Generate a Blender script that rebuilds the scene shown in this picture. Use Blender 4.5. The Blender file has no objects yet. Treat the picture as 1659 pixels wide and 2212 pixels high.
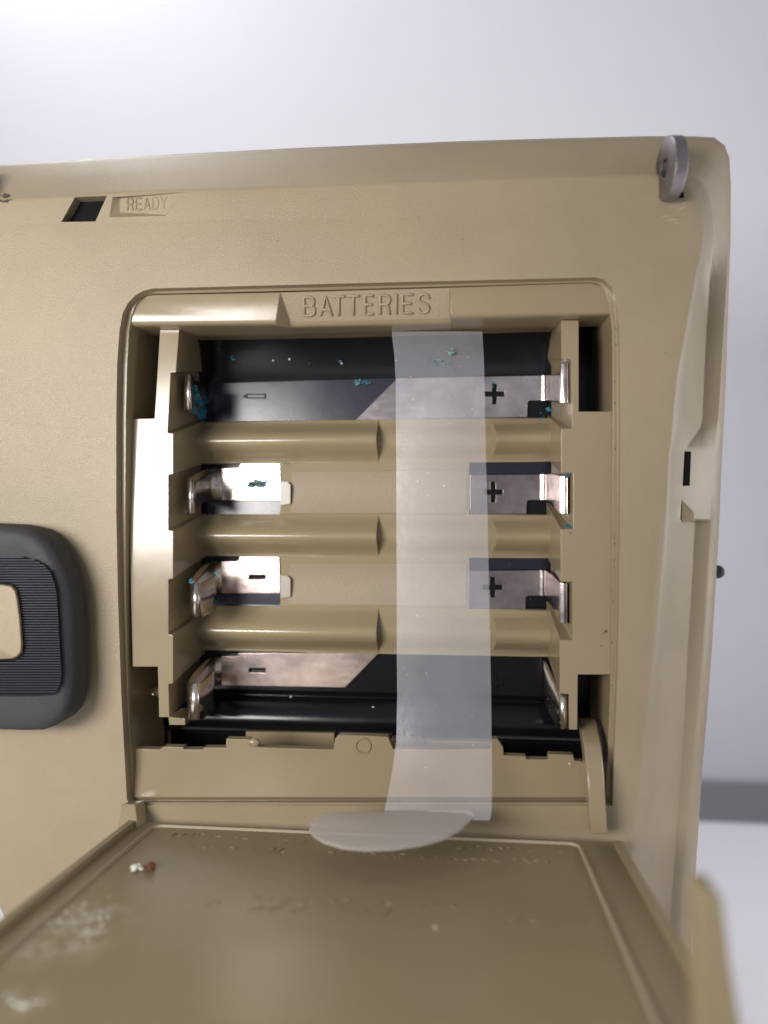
import bpy, math, random
from mathutils import Vector
from mathutils.geometry import tessellate_polygon
R = math.radians
random.seed(7)
sc = bpy.context.scene
C = sc.collection

# ---------------------------------------------------------------- camera, world, light
S = 0.1            # 1 mm = 0.1 units
CAMW = 113.0       # camera is 113 mm in front of the compartment floor
YAW = math.atan(158.5 / 1600)
cd = bpy.data.cameras.new('camera'); cam = bpy.data.objects.new('camera', cd); C.objects.link(cam)
cam.location = (0, -CAMW * S, 10.0); cam.rotation_euler = (R(90), 0, YAW)
cd.sensor_fit = 'HORIZONTAL'; cd.sensor_width = 36; cd.lens = 36 * 1600 / 1659
cd.clip_start = 0.05; cd.clip_end = 500
cd.dof.use_dof = True; cd.dof.focus_distance = 10.35; cd.dof.aperture_fstop = 0.155
sc.camera = cam
sc.view_settings.view_transform = 'Standard'; sc.view_settings.look = 'None'
sc.view_settings.exposure = 0; sc.view_settings.gamma = 1
sc.render.engine = 'CYCLES'
sc.cycles.use_denoising = True
sc.cycles.max_bounces = 8; sc.cycles.transparent_max_bounces = 12
sc.cycles.sample_clamp_indirect = 6

w = bpy.data.worlds.new('World'); sc.world = w; w.use_nodes = True
bg = w.node_tree.nodes['Background']; bg.inputs[0].default_value = (0.86, 0.87, 0.97, 1); bg.inputs[1].default_value = 0.37

def lamp(name, uvw, aim, sx, sy, power, col):
    l = bpy.data.lights.new(name, 'AREA'); l.shape = 'RECTANGLE'; l.size = sx * S; l.size_y = sy * S
    l.energy = power; l.color = col
    o = bpy.data.objects.new(name, l); C.objects.link(o)
    p = Vector((uvw[0] * S, -uvw[2] * S, (uvw[1] + 100) * S)); t = Vector((aim[0] * S, -aim[2] * S, (aim[1] + 100) * S))
    o.location = p; o.rotation_euler = (t - p).to_track_quat('-Z', 'Y').to_euler()
    return o
lamp('window_light', (-108, 15, 172), (-10, 0, 0), 86, 52, 4300, (1.0, 0.965, 0.93))
lamp('wall_fill_light', (-190, 330, -120), (-60, 0, -190), 320, 60, 5200, (0.97, 0.97, 1.0))  # unseen overhead fill, added to brighten the wall
lamp('side_fill_light', (250, 10, 4), (130, 0, 70), 120, 120, 3600, (1.0, 0.98, 0.97))  # unseen fill added on the right to light the case's right facet

# ---------------------------------------------------------------- geometry helpers
s_, c_ = math.sin(YAW), math.cos(YAW)
FW = Vector((-s_, 0, -c_)); RT = Vector((c_, 0, -s_)); UP = Vector((0, 1, 0))
def ray(px, py): return (px - 829.5) * RT + (1106 - py) * UP + 1600 * FW
def P(px, py, ww=0.0):                       # millimetres (u right, v up, w towards the camera) on plane w
    d = ray(px, py); t = (ww - CAMW) / d.z
    return Vector((t * d.x, t * d.y, ww))
def PL(px, py, a, b):                        # on the plane w = a + b v
    d = ray(px, py); t = (a - CAMW) / (d.z - b * d.y)
    return Vector((t * d.x, t * d.y, CAMW + t * d.z))
RA, RB = 15.0, 0.0433                        # back face of the case
def F(px, py, dw=0.0): return PL(px, py, RA + dw, RB)
DV, DB = -42.7, 0.0715                       # opened door plane v = DV + DB (w-13)
def D(px, py, h=0.0):
    d = ray(px, py); # v = DV+h + DB(w-13)
    t = (DV + h + DB * (CAMW - 13)) / (d.y - DB * d.z)
    return Vector((t * d.x, t * d.y, CAMW + t * d.z))
def W3(p): return (p[0] * S, -p[2] * S, (p[1] + 100) * S)

class M:
    def __init__(s): s.v = []; s.f = []
    def add(s, pts):
        n = len(s.v); s.v += [Vector(p) for p in pts]; return list(range(n, n + len(pts)))
    def face(s, pts): s.f.append(s.add(pts))
    def poly(s, outer, holes=()):
        loops = [list(outer)] + [list(h) for h in holes]
        flat = [p for l in loops for p in l]
        idx = s.add(flat)
        for t in tessellate_polygon(loops): s.f.append([idx[i] for i in t])
    def strip(s, a, b, closed=False):
        ia, ib = s.add(a), s.add(b); n = len(a)
        for i in range(n if closed else n - 1):
            j = (i + 1) % n; s.f.append([ia[i], ia[j], ib[j], ib[i]])
    def grid(s, rows, closed=False):
        ids = [s.add(r) for r in rows]
        for a, b in zip(ids, ids[1:]):
            n = len(a)
            for i in range(n if closed else n - 1):
                j = (i + 1) % n; s.f.append([a[i], a[j], b[j], b[i]])
    def prism(s, front, back, holes=(), hback=None, cap_back=True):
        s.poly(front, holes); s.strip(front, back, True)
        if holes:
            for h, hb in zip(holes, hback): s.strip(h, hb, True)
        if cap_back: s.poly(back, hback or ())
    def box(s, a, b):
        (x0, y0, z0), (x1, y1, z1) = a, b
        i = s.add([(x, y, z) for x in (x0, x1) for y in (y0, y1) for z in (z0, z1)])
        for q in ((0,1,3,2),(4,6,7,5),(0,4,5,1),(2,3,7,6),(0,2,6,4),(1,5,7,3)): s.f.append([i[k] for k in q])
    def tube(s, path, r, n=8, flat=1.0):
        rows = []
        for k, p in enumerate(path):
            p = Vector(p); a = Vector(path[max(k-1,0)]); b = Vector(path[min(k+1,len(path)-1)])
            t = (b - a).normalized(); nn = Vector((0,0,1)); e = t.cross(nn)
            if e.length < 1e-4: e = Vector((1,0,0))
            e.normalize(); g = e.cross(t).normalized()
            rr = r if not callable(r) else r(k)
            rows.append([p + e * math.cos(2*math.pi*i/n) * rr + g * math.sin(2*math.pi*i/n) * rr * flat for i in range(n)])
        c0 = Vector(path[0]); c1 = Vector(path[-1])
        t0 = (Vector(path[1]) - c0).normalized() * r * 0.7; t1 = (c1 - Vector(path[-2])).normalized() * r * 0.7
        e0 = [c0 - t0 + (q - c0) * 0.55 for q in rows[0]]; e1 = [c1 + t1 + (q - c1) * 0.55 for q in rows[-1]]
        s.grid([e0] + rows + [e1], True); s.face(e0); s.face(e1)
    def blob(s, c, r, sq=(1,1,1), rough=0.25, seg=7):
        rows = []
        for a in range(1, seg - 1):
            th = math.pi * a / (seg - 1)
            rows.append([Vector(c) + Vector((math.sin(th)*math.cos(2*math.pi*i/seg)*sq[0], math.sin(th)*math.sin(2*math.pi*i/seg)*sq[1], math.cos(th)*sq[2])) * r * (1 + random.uniform(-rough, rough)) for i in range(seg)])
        s.grid(rows, True); s.face(rows[0]); s.face(rows[-1])
    def build(s, name, mat, parent=None, smooth=35, solid=None, label=None, bevel=None):
        me = bpy.data.meshes.new(name)
        import bmesh
        bm = bmesh.new(); vs = [bm.verts.new(W3(p)) for p in s.v]
        for f in s.f:
            try: bm.faces.new([vs[i] for i in f])
            except ValueError: pass
        bmesh.ops.remove_doubles(bm, verts=bm.verts, dist=0.0006)
        bmesh.ops.dissolve_degenerate(bm, dist=0.0002, edges=bm.edges)
        bmesh.ops.recalc_face_normals(bm, faces=bm.faces)
        bm.to_mesh(me); bm.free()
        if smooth:
            for p in me.polygons: p.use_smooth = True
            me.set_sharp_from_angle(angle=R(smooth))
        me.materials.append(mat)
        o = bpy.data.objects.new(name, me); C.objects.link(o)
        if parent: o.parent = parent
        if solid:
            md = o.modifiers.new('thick', 'SOLIDIFY'); md.thickness = solid * S; md.offset = 0
        if bevel:
            md = o.modifiers.new('bev', 'BEVEL'); md.width = bevel * S; md.segments = 2; md.limit_method = 'ANGLE'; md.angle_limit = R(40)
        if label: o['label'] = label
        return o
def back(pts, dw=None, to=None): return [Vector((p[0], p[1], (to if to is not None else p[2] - dw))) for p in pts]

# ---------------------------------------------------------------- materials
def nodes(name):
    m = bpy.data.materials.new(name); m.use_nodes = True; nt = m.node_tree
    return m, nt, nt.nodes['Principled BSDF']
def nz(nt, scale, detail=4, rough=0.6, sc3=None):
    tc = nt.nodes.new('ShaderNodeTexCoord'); n = nt.nodes.new('ShaderNodeTexNoise')
    n.inputs['Scale'].default_value = scale; n.inputs['Detail'].default_value = detail; n.inputs['Roughness'].default_value = rough
    if sc3:
        mp = nt.nodes.new('ShaderNodeMapping'); mp.inputs['Scale'].default_value = sc3
        nt.links.new(tc.outputs['Object'], mp.inputs[0]); nt.links.new(mp.outputs[0], n.inputs['Vector'])
    else: nt.links.new(tc.outputs['Object'], n.inputs['Vector'])
    return n
def ramp(nt, src, stops):
    r = nt.nodes.new('ShaderNodeValToRGB'); e = r.color_ramp.elements
    while len(e) < len(stops): e.new(0.5)
    for i, (p, c) in enumerate(stops): e[i].position = p; e[i].color = (*c, 1) if len(c) == 3 else c
    nt.links.new(src, r.inputs[0]); return r.outputs[0]
def bumped(nt, b, src, strength, dist, bevel=0.0):
    bp = nt.nodes.new('ShaderNodeBump'); bp.inputs['Strength'].default_value = strength; bp.inputs['Distance'].default_value = dist
    nt.links.new(src, bp.inputs['Height']); 
    if bevel:
        bv = nt.nodes.new('ShaderNodeBevel'); bv.samples = 4; bv.inputs['Radius'].default_value = bevel
        nt.links.new(bv.outputs[0], bp.inputs['Normal'])
    nt.links.new(bp.outputs[0], b.inputs['Normal']); return bp
def plastic(name, col, rough, nscale, bstr, bdist, var=0.05, bevel=0.02, spots=0.0, spec=0.5):
    m, nt, b = nodes(name)
    b.inputs['Roughness'].default_value = rough; b.inputs['Specular IOR Level'].default_value = spec
    big = nz(nt, 0.5, 5)
    c = ramp(nt, big.outputs[0], [(0.3, [x * (1 - var) for x in col]), (0.7, [x * (1 + var) for x in col])])
    if spots:
        sp = nz(nt, 6.0, 5, 0.7)
        f = ramp(nt, sp.outputs[0], [(0.70, (0, 0, 0)), (0.78, (spots,) * 3)])
        mx = nt.nodes.new('ShaderNodeMix'); mx.data_type = 'RGBA'
        nt.links.new(f, mx.inputs[0]); nt.links.new(c, mx.inputs[6]); mx.inputs[7].default_value = (col[0]*.45, col[1]*.42, col[2]*.4, 1)
        c = mx.outputs[2]
    nt.links.new(c, b.inputs['Base Color'])
    rr = nz(nt, 2.2, 6, 0.7)
    mr = nt.nodes.new('ShaderNodeMapRange'); mr.inputs['To Min'].default_value = rough - 0.05; mr.inputs['To Max'].default_value = rough + 0.09
    nt.links.new(rr.outputs[0], mr.inputs[0]); nt.links.new(mr.outputs[0], b.inputs['Roughness'])
    fine = nz(nt, nscale, 3, 0.6); bumped(nt, b, fine.outputs[0], bstr, bdist, bevel)
    return m
KH = (0.268, 0.216, 0.134)
m_case = plastic('khaki_textured_plastic', KH, 0.33, 80, 0.7, 0.008, 0.08, 0.03, 0.25)
m_in = plastic('khaki_smooth_plastic', (0.245, 0.194, 0.117), 0.2, 9, 0.12, 0.01, 0.05, 0.022, 0.35)
m_wall_in = plastic('khaki_divider_plastic', (0.256, 0.203, 0.122), 0.16, 3, 0.05, 0.01, 0.05, 0.02, 0.2, 0.8)
m_door = plastic('khaki_door_plastic', (0.23, 0.185, 0.107), 0.38, 9, 0.2, 0.01, 0.06, 0.02, 0.35)
m_light = plastic('khaki_label_plastic', (0.29, 0.235, 0.155), 0.5, 40, 0.8, 0.012, 0.05, 0.015)
m_black = plastic('black_plastic', (0.005, 0.005, 0.007), 0.17, 3, 0.1, 0.01, 0.2, 0.02, 0, 0.35)
m_dark = plastic('dark_inside', (0.004, 0.004, 0.005), 0.6, 6, 0.1, 0.01, 0.1, 0, 0, 0.1)
m_rub = plastic('grey_rubber', (0.031, 0.030, 0.034), 0.6, 18, 0.5, 0.012, 0.12, 0.03, 0.0, 0.35)
m_rib = plastic('dark_ribbed_rubber', (0.020, 0.022, 0.032), 0.5, 18, 0.3, 0.01, 0.2, 0.0, 0.0, 0.4)

def metal(name, tint, rough, corr=0.15):
    m, nt, b = nodes(name)
    b.inputs['Metallic'].default_value = 1.0
    n1 = nz(nt, 1.3, 6, 0.65)
    c = ramp(nt, n1.outputs[0], [(0.32, [x * 0.55 for x in tint]), (0.6, tint)])
    n2 = nz(nt, 14, 6, 0.7)
    f = ramp(nt, n2.outputs[0], [(0.69 - corr * 0.2, (0, 0, 0)), (0.74 - corr * 0.2, (1, 1, 1))])
    mx = nt.nodes.new('ShaderNodeMix'); mx.data_type = 'RGBA'
    nt.links.new(f, mx.inputs[0]); nt.links.new(c, mx.inputs[6]); mx.inputs[7].default_value = (0.16, 0.13, 0.11, 1)
    nt.links.new(mx.outputs[2], b.inputs['Base Color'])
    ma = nt.nodes.new('ShaderNodeMapRange'); ma.inputs['To Min'].default_value = 1.0; ma.inputs['To Max'].default_value = 0.35
    nt.links.new(f, ma.inputs[0]); nt.links.new(ma.outputs[0], b.inputs['Metallic'])
    n3 = nz(nt, 3, 5, 0.6, (1, 1, 3))
    mr = nt.nodes.new('ShaderNodeMapRange'); mr.inputs['To Min'].default_value = rough * 0.5; mr.inputs['To Max'].default_value = rough * 1.7
    nt.links.new(n3.outputs[0], mr.inputs[0]); nt.links.new(mr.outputs[0], b.inputs['Roughness'])
    n4 = nz(nt, 5, 6, 0.75)
    bumped(nt, b, n4.outputs[0], 0.12, 0.012, 0.012)
    return m
m_ni = metal('nickel_plate', (0.78, 0.70, 0.68), 0.14, 0.1)
m_dark_refl = metal('dark_reflection_nickel_plate', (0.46, 0.39, 0.37), 0.2, 0.3)  # brown tint paints a dark reflection into the positive plates
m_pink_refl = metal('pink_reflection_nickel_plate', (0.78, 0.64, 0.585), 0.2, 0.25)  # pink tint paints a hand's reflection into the lower negative plates
m_sp = metal('spring_nickel', (0.80, 0.72, 0.66), 0.20, 0.35)
m_lug = metal('worn_steel', (0.30, 0.27, 0.275), 0.38, 0.2)

def simple(name, col, rough, metallic=0, bscale=20, bs=0.3):
    m, nt, b = nodes(name); b.inputs['Base Color'].default_value = (*col, 1); b.inputs['Roughness'].default_value = rough
    n = nz(nt, bscale, 4); bumped(nt, b, n.outputs[0], bs, 0.01); return m
m_white = plastic('white_wall_paint', (0.90, 0.89, 0.92), 0.8, 2, 0.05, 0.01, 0.01, 0)
m_table = plastic('white_table_top', (0.84, 0.83, 0.86), 0.5, 2, 0.05, 0.01, 0.01, 0)
m_gap_shade = simple('grey_gap_shade', (0.36, 0.35, 0.37), 0.7)
m_crust, ntc, bc = nodes('blue_green_corrosion'); bc.inputs['Roughness'].default_value = 0.8
nn = nz(ntc, 3.5, 4); ntc.links.new(ramp(ntc, nn.outputs[0], [(0.35, (0.01, 0.07, 0.13)), (0.5, (0.03, 0.20, 0.29)), (0.6, (0.10, 0.28, 0.25)), (0.7, (0.38, 0.46, 0.42))]), bc.inputs['Base Color'])
m_pale = simple('pale_crumb', (0.62, 0.62, 0.55), 0.7); m_rust = simple('rusty_flake', (0.13, 0.045, 0.015), 0.7)

m_tape, nt, b = nodes('frosted_film')
b.inputs['Base Color'].default_value = (0.80, 0.80, 0.86, 1); b.inputs['Roughness'].default_value = 0.32
tr = nt.nodes.new('ShaderNodeBsdfTransparent'); mix = nt.nodes.new('ShaderNodeMixShader')
n = nz(nt, 1.6, 5, 0.6); mr = nt.nodes.new('ShaderNodeMapRange'); mr.inputs['To Min'].default_value = 0.12; mr.inputs['To Max'].default_value = 0.24
nt.links.new(n.outputs[0], mr.inputs[0])
nsp = nz(nt, 16, 4, 0.7); sp = ramp(nt, nsp.outputs[0], [(0.68, (0, 0, 0)), (0.74, (0.45,) * 3)])
ad = nt.nodes.new('ShaderNodeMath'); ad.operation = 'ADD'; nt.links.new(mr.outputs[0], ad.inputs[0]); nt.links.new(sp, ad.inputs[1])
nt.links.new(ad.outputs[0], mix.inputs[0]); nt.links.new(tr.outputs[0], mix.inputs[1]); nt.links.new(b.outputs[0], mix.inputs[2])
gl = nt.nodes.new('ShaderNodeBsdfGlossy'); gl.inputs['Color'].default_value = (0.055, 0.055, 0.06, 1); gl.inputs['Roughness'].default_value = 0.22
adds = nt.nodes.new('ShaderNodeAddShader'); nt.links.new(mix.outputs[0], adds.inputs[0]); nt.links.new(gl.outputs[0], adds.inputs[1])
nt.links.new(adds.outputs[0], nt.nodes['Material Output'].inputs[0])
n2 = nz(nt, 4, 4); bumped(nt, b, n2.outputs[0], 0.13, 0.03); _bp = b.inputs['Normal'].links[0].from_socket; nt.links.new(_bp, gl.inputs['Normal'])
m_tab = simple('milky_film', (0.42, 0.385, 0.35), 0.35, 0, 3, 0.1)

_t, _nt, _b = m_tab, m_tab.node_tree, m_tab.node_tree.nodes['Principled BSDF']
_tr = _nt.nodes.new('ShaderNodeBsdfTransparent'); _mx = _nt.nodes.new('ShaderNodeMixShader'); _mx.inputs[0].default_value = 0.62
_nt.links.new(_tr.outputs[0], _mx.inputs[1]); _nt.links.new(_b.outputs[0], _mx.inputs[2]); _nt.links.new(_mx.outputs[0], _nt.nodes['Material Output'].inputs[0])
def thing(name, label, cat, loc=(0, 0, 0), group=None):
    o = bpy.data.objects.new(name, None); C.objects.link(o); o.location = loc; o['label'] = label; o['category'] = cat
    o.empty_display_size = 0.3
    if group: o['group'] = group
    return o

# ---------------------------------------------------------------- the setting
g = M(); g.box((-900, -500, -196), (900, 900, -190)); o = g.build('wall', m_white, smooth=0); o['kind'] = 'structure'
g = M(); g.box((-900, -106, -135), (900, -100, 260)); o = g.build('table', m_table, smooth=0); o['kind'] = 'structure'
v0 = P(1600, 1752, -188).y; v1 = P(1600, 1690, -188).y
g = M(); g.box((-900, v0 - 60, -189.9), (900, v1, -187)); o = g.build('shaded_gap_band', m_gap_shade, smooth=0); o['kind'] = 'structure'  # grey strip standing in for the shaded gap behind the table

# ---------------------------------------------------------------- the device
dev = thing('electronic_device', 'khaki plastic device standing upright with its empty four cell battery compartment open', 'device')

# rows along the outline of the case: [A inner, B crease, C outer, D outer bevel] in picture coordinates + depth of each
rows = [
 # Ax,Ay, Bx,By,wB(None=face), Cx,Cy,wC, Dx,Dy,wD
 (-700,495,-700,492,None,-700,410,12.8,-700,405,10.5),
 (0,431,0,428,None,0,359,12.8,0,356,10.5),
 (238,417,238,414,None,238,345,12.8,238,341,10.5),
 (405,411,405,407,None,405,336,12.8,405,332,10.5),
 (658,403,658,400,None,658,323,12.8,658,319,10.5),
 (1000,391,1000,388,None,1000,309,12.8,1000,305,10.5),
 (1207,383,1207,380,None,1207,303,12.8,1207,299,10.5),
 (1400,377,1400,373,None,1400,298.5,12.8,1400,294.5,10.5),
 (1452,388,1455,375,14.8,1500,299,12.2,1500,295,9.8),
 (1485,404,1495,386,13.9,1540,302,11.4,1542,297,9),
 (1505,430,1520,405,12.6,1562,318,10.3,1564,313,8),
 (1517,470,1534,440,11.0,1573,345,9,1575,341,6.8),
 (1519,510,1539,500,9.3,1576,400,7.8,1578,397,5.6),
 (1514,550,1537,550,8.2,1575,520,6.5,1578,520,4.5),
 (1503,601,1532.6,601,6.4,1571,601,6,1575,601,4),
 (1485,700,1527,700,5.6,1564,700,5.6,1572,700,3),
 (1462,823,1520,823,5,1557,823,4.6,1568,823,2),
 (1455,905,1517,905,5,1552,905,4.6,1564,905,2),
 (1453,925,1513,925,5,1550,925,4.6,1563,925,2),
 (1450,962,1483,962,9,1547,962,5,1561,962,2),
 (1446,975,1480,975,9.4,1546,975,5,1560,975,2),
 (1443,1049,1476,1049,9.4,1541,1049,5,1557,1049,2),
 (1439,1122,1473,1122,9.2,1537,1122,5,1554,1122,2),
 (1438,1127,1501,1127,5,1537,1127,4.6,1554,1127,2),
 (1427,1250,1495,1250,5,1529,1250,4.6,1547,1250,2),
 (1412,1400,1486,1400,5,1519,1400,4.6,1538,1400,2),
 (1397,1536,1479,1536,5,1507,1536,4.6,1528,1536,2),
 (1382,1660,1471,1660,5,1496,1660,4.6,1517,1660,2),
 (1358,1896,1454,1896,5,1475,1896,4.6,1502,1896,2),
 (1338,2090,1440,2090,5,1462,2090,4.6,1491,2090,2),
 (1300,2400,1418,2400,5,1440,2400,4.6,1470,2400,2)]
g = M(); grid = []; A0s = []
for k, r in enumerate(rows):
    Ax, Ay, Bx, By, wB, Cx, Cy, wC, Dx, Dy, wD = r
    A = F(Ax, Ay); B = F(Bx, By, -0.12) if wB is None else P(Bx, By, wB)
    Cc = P(Cx, Cy, wC); Dd = P(Dx, Dy, wD)
    inw = (A - B); inw.z = 0; inw = inw.normalized() if inw.length > 0.01 else Vector((0, -1, 0))
    wide = min(1.0, (A - B).length / 4)
    A0 = A + inw * (0.2 + 1.6 * wide); A0.z = RA + RB * A0.y
    A0s.append(A0)
    A1 = A.copy(); A1.z -= 0.22 * wide
    q1 = A.lerp(B, 0.10); q1.z = A.z - 0.07 * (A.z - B.z) - 0.2 * wide
    mid = A.lerp(B, 0.22)
    Bb = B.lerp(Cc, 0.08)
    top = wB is None or k < 12
    BC = B.lerp(Cc, 0.5); BC.z += 0.45 if k < 9 else (0.4, 0.35, 0.25, 0.2, 0.15)[k - 9] if k < 14 else 0.1
    E = Vector((Dd.x, Dd.y, -38)); 
    grid.append([A0, A1, q1, mid, B, Bb, BC, Cc.lerp(B, 0.08), Cc, Cc.lerp(Dd, .5) + Vector((0, 0, .3)), Dd, E])
g.grid(grid)
g.strip([x[-1] for x in grid], [Vector((-10, -20, -38))] * len(grid))
# main face with holes
well = [(283,1740),(274,1727),(262,1500),(255,1300),(251,1104),(251,900),(253,787),(258,715),(265,676),(276,655),(292,638),(310,628),(330,623),(760,612),(1285,599),(1305,604),(1322,620),(1332,650),(1338,720),(1340,900),(1339,1150),(1335,1430),(1328,1600),(1323,1740)]
well_f = [F(*p) for p in well]
win = [F(162,426), F(231,423), F(206,478.5), F(132,479.5)]
rdy = [F(243,425.5), F(395,416), F(358,466), F(236,469.5)]
outer = A0s + [F(-60, 2400), F(-75, 2330), F(70, 2130), F(22, 2010), F(-10, 1935), F(-90, 1750), F(-700, 1500)]
g.poly(outer, [well_f, win, rdy])
low = [F(22,2010), F(-10,1935), F(-90,1750), F(-700,1500)]
g.strip([F(70,2130)] + low, back([F(70,2130)] + low, to=-38))
shell = g.build('rear_shell', m_case, dev, smooth=38)

# status window beside READY and its lettering
g = M(); g.strip(win, back(win, 1.6), True); g.build('indicator_window', m_case, dev, smooth=0)
g = M(); b1 = [F(160, 440, -1.55), F(226, 437, -1.55), F(206, 480, -1.55), F(128, 482, -1.55)]
g = M(); bb = back(win, 1.58); g.poly(bb); g.build('dark_window_pane', m_dark, dev, smooth=0)
rb = [F(259, 428, -0.8), F(395, 416.2, -0.02), F(358, 465, -0.25), F(259, 460, -0.8)]
g = M(); g.strip(rdy, rb, True); g.poly(rb); ready = g.build('ready_recess', m_case, dev, smooth=0)

# stroke letters
LT = {
 'B': [[(0,0),(0,1),(.6,1),(.88,.9),(.92,.75),(.85,.6),(.6,.53),(0,.53)],[(.6,.53),(.92,.45),(1,.27),(.9,.08),(.6,0),(0,0)]],
 'A': [[(0,0),(.5,1),(1,0)],[(.18,.3),(.82,.3)]],
 'T': [[(0,1),(1,1)],[(.5,1),(.5,0)]],
 'E': [[(1,1),(0,1),(0,0),(1,0)],[(0,.52),(.85,.52)]],
 'R': [[(0,0),(0,1),(.6,1),(.9,.92),(1,.75),(.9,.58),(.6,.5),(0,.5)],[(.55,.5),(.8,.4),(.95,0)]],
 'I': [[(.5,0),(.5,1)]],
 'S': [[(1,.8),(.9,.93),(.65,1),(.35,1),(.1,.92),(0,.75),(.1,.6),(.5,.5),(.9,.4),(1,.25),(.9,.08),(.65,0),(.35,0),(.1,.07),(0,.2)]],
 'D': [[(0,0),(0,1),(.5,1),(.85,.9),(1,.6),(1,.4),(.85,.1),(.5,0),(0,0)]],
 'Y': [[(0,1),(.5,.5),(1,1)],[(.5,.5),(.5,0)]]}
def letter(ch, x0, x1, yt, yb, put, r, mat, parent):
    g = M()
    for st in LT[ch]:
        pts = []
        for a, b_ in zip(st, st[1:]):
            for t in (0, .5): pts.append((a[0] + (b_[0]-a[0])*t, a[1] + (b_[1]-a[1])*t))
        pts.append(st[-1])
        g.tube([put(x0 + (x1-x0)*x, yb + (yt-yb)*y) for x, y in pts], r, 8)
    return g.build('letter', mat, parent, smooth=60)
xs = 273.5
for i, ch in enumerate('READY'):
    x0 = 274 + i * 18.2
    letter(ch, x0 + 1.5 , x0 + 13.5, 429.5 - i*0.7, 453.5 - i*0.7, lambda x, y: F(x, y, -0.72 + (x-259)/136*0.62 - 0.02), 0.12, m_case, ready)

# rim of the compartment: groove wall, ledge, inner wall
ledge = [Vector((p.x, p.y, p.z - 1.3)) for p in well_f]
inner_px = [(290,1741),(286,1727),(277,1500),(272,1300),(271,1104),(272,900),(275,787),(279,715),(284,685),(292,662),(305,645),(318,638),(335,635),(760,625),(1276,610),(1294,614),(1308,630),(1316,655),(1323,720),(1324,900),(1323,1150),(1320,1430),(1314,1600),(1309,1741)]
inner = [F(x, y, -1.3 if y > 650 else -1.52) for x, y in inner_px]
g = M(); g.strip(well_f, ledge); g.strip(ledge, inner); g.strip(inner, back(inner, to=-3))
g.build('compartment_rim', m_in, dev, smooth=40)

# bar with the word BATTERIES
WB = 14.7
LF = [(282,694),(285,674),(298,651),(318,639),(335,637),(605,631.5),(596,691)]
lf = [P(x, y, WB) for x, y in LF]
g = M(); g.poly(lf)
rt = [(974,621),(1276,611),(1296,616),(1312,632),(1320,655),(1323,669),(974,677)]
rf = [P(x, y, WB) for x, y in rt]; g.poly(rf)
fl = [P(605,631.5,WB), P(974,621,WB), P(974,689,WB-2.4), P(627,697,WB-2.4)]
g.poly(fl); g.face([P(605,631.5,WB), P(627,697,WB-2.4), P(596,691,WB)])
g.face([P(974,621,WB), P(974,677,WB), P(974,689,WB-2.4)])
def under(a, b, w1, drop=0.0):
    return [a, b, Vector((b.x, b.y - drop, w1)), Vector((a.x, a.y - drop, w1))]
# rounded lower edge + underside
def edge(pts, w1):
    n = []
    prof = [(0, 0), (0.12, -0.28), (0.45, -0.5), (1.0, -0.55)]
    for dz, dy in prof: n.append([Vector((p.x, p.y + dy, p.z - dz)) for p in pts])
    n.append([Vector((p.x, p.y - 0.55, w1)) for p in pts]); g.grid(n)
edge([P(282,694,WB), P(596,691,WB)], 8.3)
edge([P(596,691,WB), P(627,697,WB-2.4)], 8.3)
edge([P(627,697,WB-2.4), P(974,689,WB-2.4)], 8.3)
edge([P(974,677,WB), P(1323,669,WB)], 8.3)
ua = [P(300,722,8.3), P(768,708,8.3), P(1322,696,8.3)]
g.strip([ua[0] + Vector((0,1.2,0)), ua[1] + Vector((0,1.2,0)), ua[2] + Vector((0,1.2,0))], ua)
g.strip(lf[:6] + rf[:6], back(lf[:6] + rf[:6], to=8))
bar = g.build('name_bar', m_in, dev, smooth=40)
# textured sunk field carrying the word
g = M(); e = 0.04
ff = [P(608,633,WB-.05), P(971,622.5,WB-.05), P(971,687,WB-2.32), P(630,695,WB-2.32)]
g.poly([p + Vector((0, -.02, e)) for p in ff]); field = g.build('sunk_field', m_light, dev, smooth=0)
fn = (fl[1] - fl[0]).cross(fl[3] - fl[0]).normalized()
if fn.z < 0: fn = -fn
def onfield(x, y, h=0.13):
    d = ray(x, y); o0 = Vector((0, 0, CAMW)); t = (fl[0] + fn * h - o0).dot(fn) / d.dot(fn)
    return o0 + d * t
def zx(z): return (1000 + z / 1.8433) / 1.8228
def zy(z): return (1080 + z / 1.8433) / 1.8228
for ch, a, b_ in (('B',362,440),('A',482,562),('T',575,655),('T',680,760),('E',805,862),('R',915,985),('I',1022,1042),('E',1078,1148),('S',1195,1268)):
    k = (a - 362) / 900
    letter(ch, zx(a), zx(b_), zy(166 - 24*k), zy(300 - 24*k), onfield, 0.20, m_light, field)

# upper inner wall of the bay below the bar
g = M()
a = [P(x, y, 8.2) for x, y in ((386,716),(768,708),(1212,698))]
g.strip(a, [P(x, y, 2.0) for x, y in ((440,737),(768,731),(1185,719))]); g.build('bay_upper_wall', m_in, dev, smooth=0)

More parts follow.
